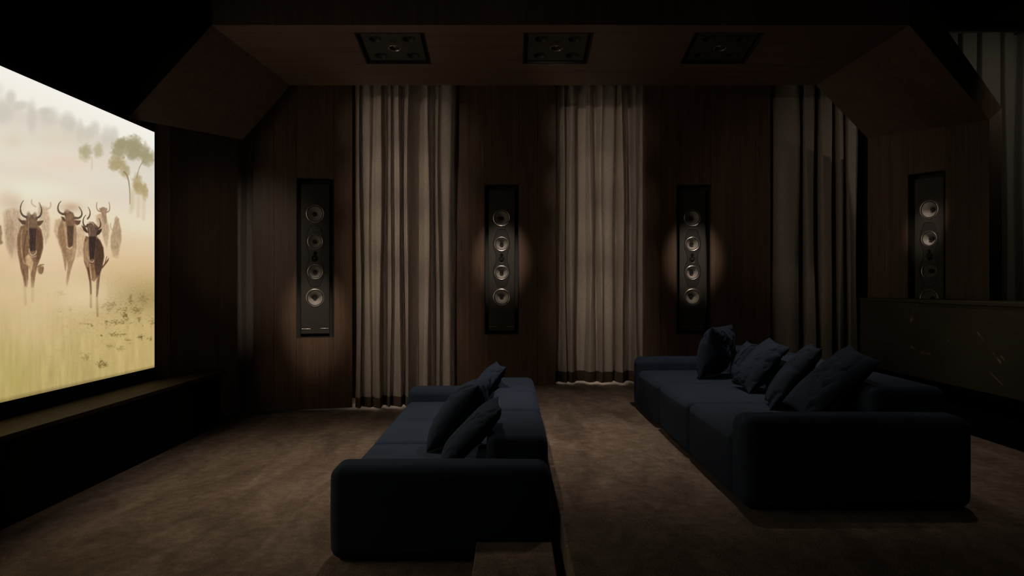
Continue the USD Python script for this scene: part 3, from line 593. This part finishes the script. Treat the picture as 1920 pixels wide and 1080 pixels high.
# ------------------------------------------------------------------ wall loudspeakers
def ring(cx, cz, y, r_out, r_in, n=40, h=0.006):
    m = (r_out + r_in) / 2
    return lathe([(r_in, 0), (r_in + 0.001, h * 0.8), (m, h), (r_out - 0.001, h * 0.7), (r_out, 0)], n, 'y', (cx, y, cz))
def driver(t, name, cx, cz, y, r, deep, cap):
    """r: outer radius of the trim ring; y: face of the baffle (local, +y into the wall)"""
    d = obj(name, lathe([(r * 0.80, -0.002), (r * 0.70, -deep * 0.25), (r * 0.52, -deep * 0.60), (r * 0.34, -deep * 0.92), (r * 0.26, -deep), (0, -deep)], 40, 'y', (cx, y, cz)), M_CONE, t, smooth=40)
    obj('trim_ring', ring(cx, cz, y, r, r * 0.88), M_RING, d)
    obj('surround', lathe([(r * 0.88, -0.001), (r * 0.86, 0.003), (r * 0.83, 0.003), (r * 0.80, -0.003)], 40, 'y', (cx, y, cz)), M_RUBBER, d)
    if cap:
        obj('dust_cap', lathe([(r * 0.27, -deep * 0.99), (r * 0.24, -deep * 0.8), (r * 0.14, -deep * 0.62), (0, -deep * 0.56)], 28, 'y', (cx, y, cz)), M_DOME, d, smooth=60)
    else:
        obj('phase_plug', lathe([(r * 0.30, -deep * 0.99), (r * 0.28, -deep * 0.55), (r * 0.20, -deep * 0.30), (r * 0.08, -deep * 0.18), (0, -deep * 0.17)], 28, 'y', (cx, y, cz)), M_DOME, d, smooth=60)
    return d

def circle(cx, cz, r, n=40):
    return sg.Polygon([(cx + r * math.cos(a), cz + r * math.sin(a)) for a in np.linspace(0, 2 * math.pi, n, endpoint=False)])

def wall_speaker(label, loc, rz):
    t = thing('wall_speaker', label, 'speaker', loc, rz, 'tall loudspeakers in the wall niches')
    w, h, dp = SP_W / 2 - 0.0015, SP_H, 0.165
    e = 0.008
    obj('niche_lining', cat_(box(-w, -w + e, -0.001, dp, 0.0015, h - 0.0015), box(w - e, w, -0.001, dp, 0.0015, h - 0.0015), box(-w + e, w - e, -0.001, dp, 0.0015, e), box(-w + e, w - e, -0.001, dp, h - e, h - 0.0015), box(-w + e, w - e, dp - 0.01, dp, e, h - e)), M_NICHE, t)
    y = 0.052
    zz = lambda z_: z_ - SP_Z
    W = [(zz(2.283), 0.104), (zz(1.312), 0.104)]; MD = [(zz(1.963), 0.088), (zz(1.612), 0.088)]
    TW = [(zz(1.828), 0.022), (zz(1.768), 0.042)]
    bp = sg.box(-0.158, 0.045, 0.158, h - 0.06)
    for cz, r in W: bp = bp.difference(circle(0, cz, r * 0.87))
    zc = zz(1.790)
    half = [(0.045, 0.348), (0.062, 0.325), (0.092, 0.235), (0.102, 0.175), (0.092, 0.110), (0.068, 0.055), (0.062, 0.0)]
    right = half + [(a, -b) for a, b in half[::-1][1:]]
    outline = sg.Polygon([(a, zc + b) for a, b in right] + [(-a, zc + b) for a, b in right[::-1]])
    outline = outline.buffer(0.02).buffer(-0.02)
    b2 = bp.difference(outline.buffer(0.004))
    obj('baffle', plate(b2, 0.025, y), M_BAFFLE, t)
    pl = outline
    for cz, r in MD: pl = pl.difference(circle(0, cz, r * 0.87))
    for cz, r in TW: pl = pl.difference(circle(0, cz, r * 0.9))
    obj('mid_plate', plate(pl, 0.022, y + 0.002), M_PLATE, t)
    for cz, r in W: driver(t, 'woofer', 0, cz, y, r, 0.078, True)
    for cz, r in MD: driver(t, 'midrange_driver', 0, cz, y + 0.002, r, 0.062, False)
    for cz, r in TW:
        d = obj('tweeter', lathe([(r * 0.62, -0.004), (r * 0.55, 0.004), (r * 0.34, 0.011), (0, 0.014)], 28, 'y', (0, y, cz)), M_DOME, t, smooth=60)
        obj('waveguide', lathe([(r * 1.02, -0.001), (r * 0.98, 0.002), (r * 0.90, 0.0), (r * 0.62, -0.006)], 28, 'y', (0, y, cz)), M_RUBBER, d)
    for sx in (-1, 1):
        obj('foot_bar', rbox(*sorted((sx * 0.055, sx * 0.15)), y - 0.004, y + 0.01, 0.092, 0.104, r=0.003, seg=2, flat=1), M_RING, t)
    return t
ws = wall_speaker('tall black speaker in the wooden pier between the screen corner and the first taupe curtain', (*P1[0], SP_Z), P1[1])
dup(ws, 'wall_speaker', 'tall black speaker in the pier between the two taupe curtains', (*P2[0], SP_Z), P2[1])
dup(ws, 'wall_speaker', 'tall black speaker on the pier above the far arm of the rear sofa', (*P3[0], SP_Z), P3[1])
dup(ws, 'wall_speaker', 'tall black speaker partly hidden behind the bar counter', (*P4[0], SP_Z), P4[1])

# ------------------------------------------------------------------ ceiling loudspeakers
TILT = -math.degrees(math.atan((2.467 - 2.243) / 1.33))
def ceiling_speaker(label, loc):
    t = thing('ceiling_speaker', label, 'speaker', loc, 0, 'square loudspeakers in the soffit', rotx=TILT)
    w, l = 0.337, 0.334
    e = 0.012
    obj('frame', cat_(box(-w, -w + e, -l, l, 0.0, 0.07), box(w - e, w, -l, l, 0.0, 0.07), box(-w + e, w - e, -l, -l + e, 0.0, 0.07), box(-w + e, w - e, l - e, l, 0.0, 0.07), box(-w + e, w - e, -l + e, l - e, 0.06, 0.07)), M_NICHE, t)
    spots = [(sx * 0.165, sy * 0.175, 0.068) for sx in (-1, 1) for sy in (-1, 1)] + [(0, 0.02, 0.066)]
    hole = sg.box(-0.29, -0.285, 0.29, 0.285)
    for x, y_, r in spots: hole = hole.difference(circle(x, -y_, r * 0.87))
    m = trimesh.creation.extrude_polygon(hole, 0.02, engine='earcut')
    v = m.vertices
    m = trimesh.Trimesh(np.stack([v[:, 0], -v[:, 1], 0.038 - v[:, 2]], 1), m.faces, process=False); trimesh.repair.fix_normals(m)
    obj('baffle', m, M_CEIL, t)
    for k, (x, y_, r) in enumerate(spots):
        at = (x, y_, 0.018)
        d = obj('woofer' if k < 4 else 'coaxial_driver', lathe([(r * 0.80, -0.003), (r * 0.6, -0.018), (r * 0.25, -0.028), (0, -0.028)], 32, 'z', at), M_RUBBER, t, smooth=40)
        obj('trim_ring', lathe([(r * 0.80, -0.003), (r * 0.87, 0.003), (r * 0.95, 0.003), (r, 0)], 32, 'z', at), M_PLATE if k < 4 else M_RING, d)
        obj('dust_cap', lathe([(r * 0.3, -0.027), (r * 0.2, -0.018), (0, -0.014)], 24, 'z', at), M_CONE if k == 4 else M_PLATE, d, smooth=60)
    for sx in (-0.014, 0.014):
        obj('tweeter', lathe([(0.012, 0.0), (0.010, 0.004), (0, 0.006)], 20, 'z', (sx, -0.125, 0.018)), M_DOME, t)
    return t
cy = (CY0 + CY1) / 2
cs = ceiling_speaker('square five-driver speaker in the soffit nearest the screen', sof(CS[0][0], cy))
dup(cs, 'ceiling_speaker', 'square speaker in the middle of the soffit', sof(CS[1][0], cy), 0, TILT)
dup(cs, 'ceiling_speaker', 'square dark speaker in the soffit farthest from the screen', sof(CS[2][0], cy), 0, TILT)

# ------------------------------------------------------------------ sofas
def sofa(label, x0, x1, y0, y1, zf, hb, bx):
    """front edge x0, rear x1, near end y0, far end y1, floor zf, back height hb, back starts at bx"""
    t = thing('sofa', label, 'sofa', ((x0 + x1) / 2, (y0 + y1) / 2, zf))
    cx, cy_ = (x0 + x1) / 2, (y0 + y1) / 2
    X = lambda v: v - cx
    Yv = lambda v: v - cy_
    aw = 0.26
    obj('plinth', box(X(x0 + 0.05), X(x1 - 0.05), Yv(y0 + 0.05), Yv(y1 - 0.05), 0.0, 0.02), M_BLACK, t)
    for (a, b) in ((y0, y0 + aw), (y1 - aw, y1)):
        obj('arm', rbox(X(x0), X(x1), Yv(a), Yv(b), 0.006, 0.50, r=0.065, seg=6, flat=8, puff=(0.006, 0.008, 0.006)), M_NAVY, t, smooth=True)
    n = 3; sl = (y1 - y0 - 2 * aw) / n
    for k in range(n):
        a, b = y0 + aw + k * sl + 0.006, y0 + aw + (k + 1) * sl - 0.006
        obj('seat', rbox(X(x0 + 0.004), X(bx + 0.10), Yv(a), Yv(b), 0.012, 0.385, r=0.055, seg=6, flat=10, puff=(0.010, 0.002, 0.014)), M_NAVY, t, smooth=True)
        obj('back', rbox(X(bx), X(x1), Yv(a), Yv(b), 0.03, hb, r=0.055, seg=6, flat=8, puff=(0.012, 0.002, 0.010)), M_NAVY, t, smooth=True)
    return t
sofa('low navy three-seat sofa facing the screen on the lower floor', -0.95, 0.21, 4.04, 7.40, 0.0, 0.61, -0.135)
sofa('low navy three-seat sofa on the raised floor in front of the bar counter', 1.25, 2.49, 4.14, 7.86, FLOOR2, 0.63, 2.06)

def pillow(label, at, w, h, th, lean, yaw, roll=0.0, seed=1, group=None, crush=0.02):
    """a knife-edged cushion standing on its edge: thickness along x, width along y, height along z; lean tips its top towards +x"""
    n = 44
    u = np.sin(np.linspace(-1, 1, n) * math.pi / 2)
    U, V = np.meshgrid(u, u, indexing='ij')
    body = np.clip((1 - np.abs(U) ** 2.6) * (1 - np.abs(V) ** 2.6), 0, 1) ** 0.55
    pinch = 0.07
    yy = U * w / 2 * (1 - pinch * (1 - V ** 2)); zz = V * h / 2 * (1 - pinch * (1 - U ** 2))
    fold = meshkit.fbm(np.stack([U * 1.7 + seed * 7.3, V * 1.7, U * 0 + seed], -1), 4, seed) - 0.5
    crease = (np.abs(meshkit.fbm(np.stack([U * 1.3 + V * 0.9, V * 1.5 - U * 0.6 + seed * 3.1, U * 0], -1), 3, seed + 5) - 0.5) < 0.03) * 1.0
    parts = []
    I = np.arange(n * n).reshape(n, n)
    Q = np.stack([I[:-1, :-1], I[1:, :-1], I[1:, 1:], I[:-1, 1:]], -1).reshape(-1, 4)
    for s in (-1, 1):
        edge_ = np.clip(body * 3, 0, 1)
        x = s * (th / 2 * body * (1 + 0.5 * fold) - 0.012 * crease * edge_) + crush * 2 * fold * edge_
        P = np.stack([x, yy, zz], -1).reshape(-1, 3)
        parts.append((P, Q if s > 0 else Q[:, ::-1]))
    tri = lambda Q: np.vstack([Q[:, [0, 1, 2]], Q[:, [0, 2, 3]]])
    m = cat_(*[(P, tri(Q)) for P, Q in parts])
    m.merge_vertices(digits_vertex=6)
    R = trimesh.transformations
    T = R.rotation_matrix(yaw, (0, 0, 1)) @ R.rotation_matrix(lean, (0, 1, 0)) @ R.rotation_matrix(roll, (1, 0, 0))
    m.apply_transform(T)
    zmin = m.vertices[:, 2].min()
    t = UsdGeom.Xform.Define(stage, numbered('/World', 'pillow'))
    t.AddTranslateOp().Set(Gf.Vec3d(at[0], at[1], at[2] - zmin))
    setdata(t.GetPrim(), label, 'pillow')
    obj('cover', m, M_NAVY2, t.GetPrim(), smooth=True)
    return t
D = math.radians
pillow('small crumpled navy pillow at the far end of the front sofa, resting on its back', (-0.225, 6.55, 0.40), 0.50, 0.49, 0.15, D(38), D(10), seed=2)
pillow('large navy pillow leaning steeply toward the front of the front sofa', (-0.33, 5.10, 0.40), 0.52, 0.54, 0.24, D(38), D(-8), seed=3)
pillow('navy pillow slumped over the back of the front sofa, nearest its near arm', (-0.235, 4.55, 0.40), 0.40, 0.50, 0.13, D(44), D(6), D(3), seed=4)
z2 = FLOOR2 + 0.40
pillow('tall upright navy pillow nearest the far arm of the rear sofa', (1.84, 6.92, z2), 0.54, 0.47, 0.26, D(14), D(-34), seed=5)
pillow('navy pillow half hidden between the upright and the wrinkled one on the rear sofa', (1.97, 6.52, z2), 0.42, 0.36, 0.14, D(22), D(-5), seed=6)
pillow('wrinkled navy pillow in the middle of the rear sofa', (1.94, 6.02, z2), 0.44, 0.46, 0.17, D(40), D(6), D(8), seed=7)
pillow('thin leaning navy pillow in front of the largest one on the rear sofa', (1.90, 5.22, z2), 0.46, 0.52, 0.15, D(38), D(-14), seed=8)
pillow('largest navy pillow with a pointed corner by the near arm of the rear sofa', (1.955, 4.74, z2), 0.44, 0.56, 0.17, D(47), D(8), D(12), seed=9)

# ------------------------------------------------------------------ bar counter, step
def veined(name, X0, yr, zr, parent, nrm):
    """stone slab face with pale veins; nrm -1: face towards -x"""
    ny, nz_ = 360, 110
    Yg, Zg = np.meshgrid(np.linspace(*yr, ny), np.linspace(*zr, nz_), indexing='ij')
    y_, z_ = Yg.ravel(), Zg.ravel()
    base = 0.75 + 0.5 * meshkit.fbm(np.stack([y_ * 2.2, z_ * 3, y_ * 0], 1), 4, 31)
    col = np.array([0.080, 0.070, 0.050]) * base[:, None]
    wob = (meshkit.fbm(np.stack([y_ * 7, z_ * 7, y_ * 0], 1), 3, 8) - 0.5) * 0.06
    brk = meshkit.fbm(np.stack([y_ * 9, z_ * 9, y_ * 0 + 4], 1), 3, 12)
    def vein(pts, w, a):
        nonlocal col
        for (p0, p1) in zip(pts, pts[1:]):
            dy, dz = p1[0] - p0[0], p1[1] - p0[1]
            k = np.clip(((y_ - p0[0]) * dy + (z_ - p0[1]) * dz) / (dy * dy + dz * dz), 0, 1)
            d = np.hypot(y_ - p0[0] - k * dy + wob, z_ - p0[1] - k * dz + wob * 0.5)
            m = np.clip(1 - d / w, 0, 1) * np.clip((brk - 0.42) * 8, 0.08, 1) * a
            col = col * (1 - m[:, None]) + np.array([0.55, 0.50, 0.40]) * m[:, None]
    # (px, py) of the photograph turned into places on this face
    def at(px_, py_):
        yy = X0 / ((px_ - 957) / 1450); return (yy, EYE + (536 - py_) / 1450 * yy)
    vein([at(1722, 566), at(1716, 580), at(1708, 602)], 0.022, 0.7)
    vein([at(1832, 622), at(1852, 648), at(1876, 680)], 0.012, 1.0)
    vein([at(1850, 634), at(1884, 676), at(1908, 706)], 0.010, 0.7)
    vein([at(1832, 668), at(1850, 692), at(1880, 722)], 0.010, 0.5)
    vein([at(1708, 650), at(1724, 660), at(1742, 662)], 0.018, 0.5)
    vein([at(1780, 641), at(1806, 643)], 0.012, 0.5)
    n0_, n1_ = Yg.shape
    I = np.arange(n0_ * n1_).reshape(n0_, n1_)
    Q = np.stack([I[:-1, :-1], I[:-1, 1:], I[1:, 1:], I[1:, :-1]], -1).reshape(-1, 4)
    V = np.stack([np.full(len(y_), X0), y_, z_], 1)
    # close the slab: a back and four edges
    b = box(X0 + 0.001, X0 + 0.03, yr[0], yr[1], zr[0], zr[1])
    m_ = cat_((V, np.vstack([Q[:, [0, 1, 2]], Q[:, [0, 2, 3]]])), b)
    cols = np.vstack([col, np.tile([0.080, 0.070, 0.050], (len(m_.vertices) - len(col), 1))]).astype(np.float32)
    pr = usdkit.mesh(stage, numbered(pth(parent), name), m_, M_STONE, False)
    UsdGeom.PrimvarsAPI(pr).CreatePrimvar('veins', Sdf.ValueTypeNames.Color3fArray, 'vertex').Set(Vt.Vec3fArray.FromNumpy(cols))
    return pr
bar = thing('bar_counter', 'dark stone bar counter with pale veins behind the rear sofa', 'counter')
veined('stone_front', 3.70, (4.2, 8.18), (0.62, 1.292), bar, -1)
M_STONE_PLAIN = satin('stone_plain', (0.080, 0.070, 0.050), 0.4)
obj('counter_top', rbox(3.692, 4.25, 4.18, 7.60, 1.295, 1.325, r=0.004, seg=1, flat=1), M_STONE_PLAIN, bar)
obj('counter_top', rbox(3.692, 3.98, 7.602, 8.19, 1.295, 1.325, r=0.004, seg=1, flat=1), M_STONE_PLAIN, bar)
obj('body', box(3.735, 4.2, 4.2, 7.60, FLOOR2, 1.292), M_BLACK, bar)
obj('body', box(3.735, 3.95, 7.60, 8.18, FLOOR2, 1.292), M_BLACK, bar)

t = thing('carpeted_step', 'small carpeted step block beside the near arm of the front sofa', 'step')
obj('tread', rbox(-0.177, 0.215, 3.15, 4.02, 0.0, 0.12, r=0.008, seg=2, flat=3), M_CARPET, t)

# ------------------------------------------------------------------ unseen lamps out of view, placed to light speakers, curtains and floor
def spotlight(label, at, target, power, cone, soft=0.7):
    at, target = np.array(at, float), np.array(target, float)
    d = (target - at) / np.linalg.norm(target - at)
    t = thing('spotlight', label, 'spotlight', at, group='unseen ceiling lamps')
    # frame whose -z is the beam
    zax = -d; xax = np.cross((0, 0, 1.0), zax); xax /= np.linalg.norm(xax); yax = np.cross(zax, xax)
    Rm = np.eye(4); Rm[:3, 0], Rm[:3, 1], Rm[:3, 2] = xax, yax, zax
    def aim(m): m = m.copy(); m.apply_transform(Rm); return m
    obj('housing', aim(lathe([(0.0, -0.09), (0.036, -0.09), (0.040, -0.08), (0.040, 0.05), (0.034, 0.05), (0.032, 0.02), (0, 0.02)], 28, 'z')), M_LAMP, t)
    obj('lens', aim(lathe([(0.031, 0.022), (0, 0.024)], 24, 'z')), M_LENS, t)
    obj('ceiling_stem', cat_(box(-0.008, 0.008, -0.008, 0.008, 0.03, CEIL - at[2] - 0.01), box(-0.04, 0.04, -0.04, 0.04, CEIL - at[2] - 0.015, CEIL - at[2])), M_LAMP, t)
    L = UsdLux.SphereLight.Define(stage, str(t.GetPath()) + '/bulb')
    L.CreateRadiusAttr(0.045)
    L.CreateColorAttr(Gf.Vec3f(1.0, 0.84, 0.68))
    L.CreateIntensityAttr(float(power) * (0.02 / 0.045) ** 2)
    sh = UsdLux.ShapingAPI.Apply(L.GetPrim())
    sh.CreateShapingConeAngleAttr(float(cone)); sh.CreateShapingConeSoftnessAttr(float(soft))
    Mx = Gf.Matrix4d(*xax, 0, *yax, 0, *zax, 0, *(d * 0.10), 1)
    L.AddTransformOp().Set(Mx)
zc_ = CEIL - 0.17
spotlight('unseen black ceiling lamp aimed at the speaker nearest the screen', (P1[0][0] + 0.6, 6.6, zc_), (*P1[0], 1.1), SPOT_POWER * 0.9, 6.6, 1.0)  # this and the next three: unseen, placed to light the speakers
spotlight('unseen black ceiling lamp aimed at the speaker between the taupe curtains', (P2[0][0], 6.6, zc_), (*P2[0], 1.80), SPOT_POWER * 0.85, 6.4, 1.0)
spotlight('unseen black ceiling lamp aimed at the speaker above the rear sofa arm', (P3[0][0], 6.6, zc_), (*P3[0], 1.80), SPOT_POWER * 0.85, 6.4, 1.0)
spotlight('unseen black ceiling lamp aimed at the speaker behind the bar', (P4[0][0] - 1.2, 6.4, zc_), (*P4[0], 2.12), SPOT_POWER * 0.5, 4.6, 1.0)
for k, (tz, what, e) in enumerate(((3.2, 'top', 0.24), (2.45, 'upper middle', 0.36), (1.65, 'lower middle', 0.40), (0.8, 'bottom', 0.40))):
    spotlight(f'unseen hanging black lamp washing the {what} of the curtain nearest the screen', (-3.0 + 0.14 * k, 5.5, 3.78), (-1.27, 9.15, tz), SPOT_POWER * e, 10.5, 1.0)  # unseen row above the frame, placed to light the first curtain
for k, (tz, what, e) in enumerate(((3.3, 'top', 0.22), (2.5, 'upper middle', 0.32), (1.7, 'lower middle', 0.34), (0.9, 'bottom', 0.32))):
    spotlight(f'unseen hanging black lamp washing the {what} of the curtain behind the sofa gap', (-0.8 + 0.14 * k, 5.5, 3.78), (1.12, 9.55, tz), SPOT_POWER * e, 9.2, 1.0)  # second unseen row, lights the curtain behind the gap
spotlight('unseen black ceiling lamp pointing down at the raised floor between the sofas', (1.4, 6.3, zc_), (1.0, 6.4, 0.3), SPOT_POWER * 0.36, 40, 1.0)  # out of view, placed to brighten the aisle carpet
spotlight('unseen black ceiling lamp pointing down at the floor before the screen', (-0.75, 6.0, zc_), (-0.95, 5.95, 0.0), SPOT_POWER * 0.42, 34, 1.0)  # out of view, lights the lower carpet and front seats
spotlight('unseen black ceiling lamp washing the grey curtain beyond the portal', (5.6, 6.6, zc_), (5.6, 9.0, 3.0), SPOT_POWER * 0.10, 42, 1.0)  # unseen lamp, lifts the grey curtain at the right edge
spotlight('unseen black ceiling lamp above the passage behind the rear sofa', (3.0, 5.6, zc_), (3.2, 5.5, 0.3), SPOT_POWER * 0.12, 34, 1.0)  # unseen lamp, lights the passage floor and bar face
spotlight('unseen black ceiling lamp washing the dark curtain and the angled pier', (-2.0, 2.5, 3.2), (3.85, 9.5, 2.5), SPOT_POWER * 0.26, 11, 1.0)  # hung out of view to light the dark curtain and pier
spotlight('unseen black ceiling lamp aimed at the narrow curtain in the screen corner', (-0.9, 2.5, 3.5), (-3.08, 9.0, 1.7), SPOT_POWER * 0.36, 9, 1.0)  # hung out of view to light the corner curtain
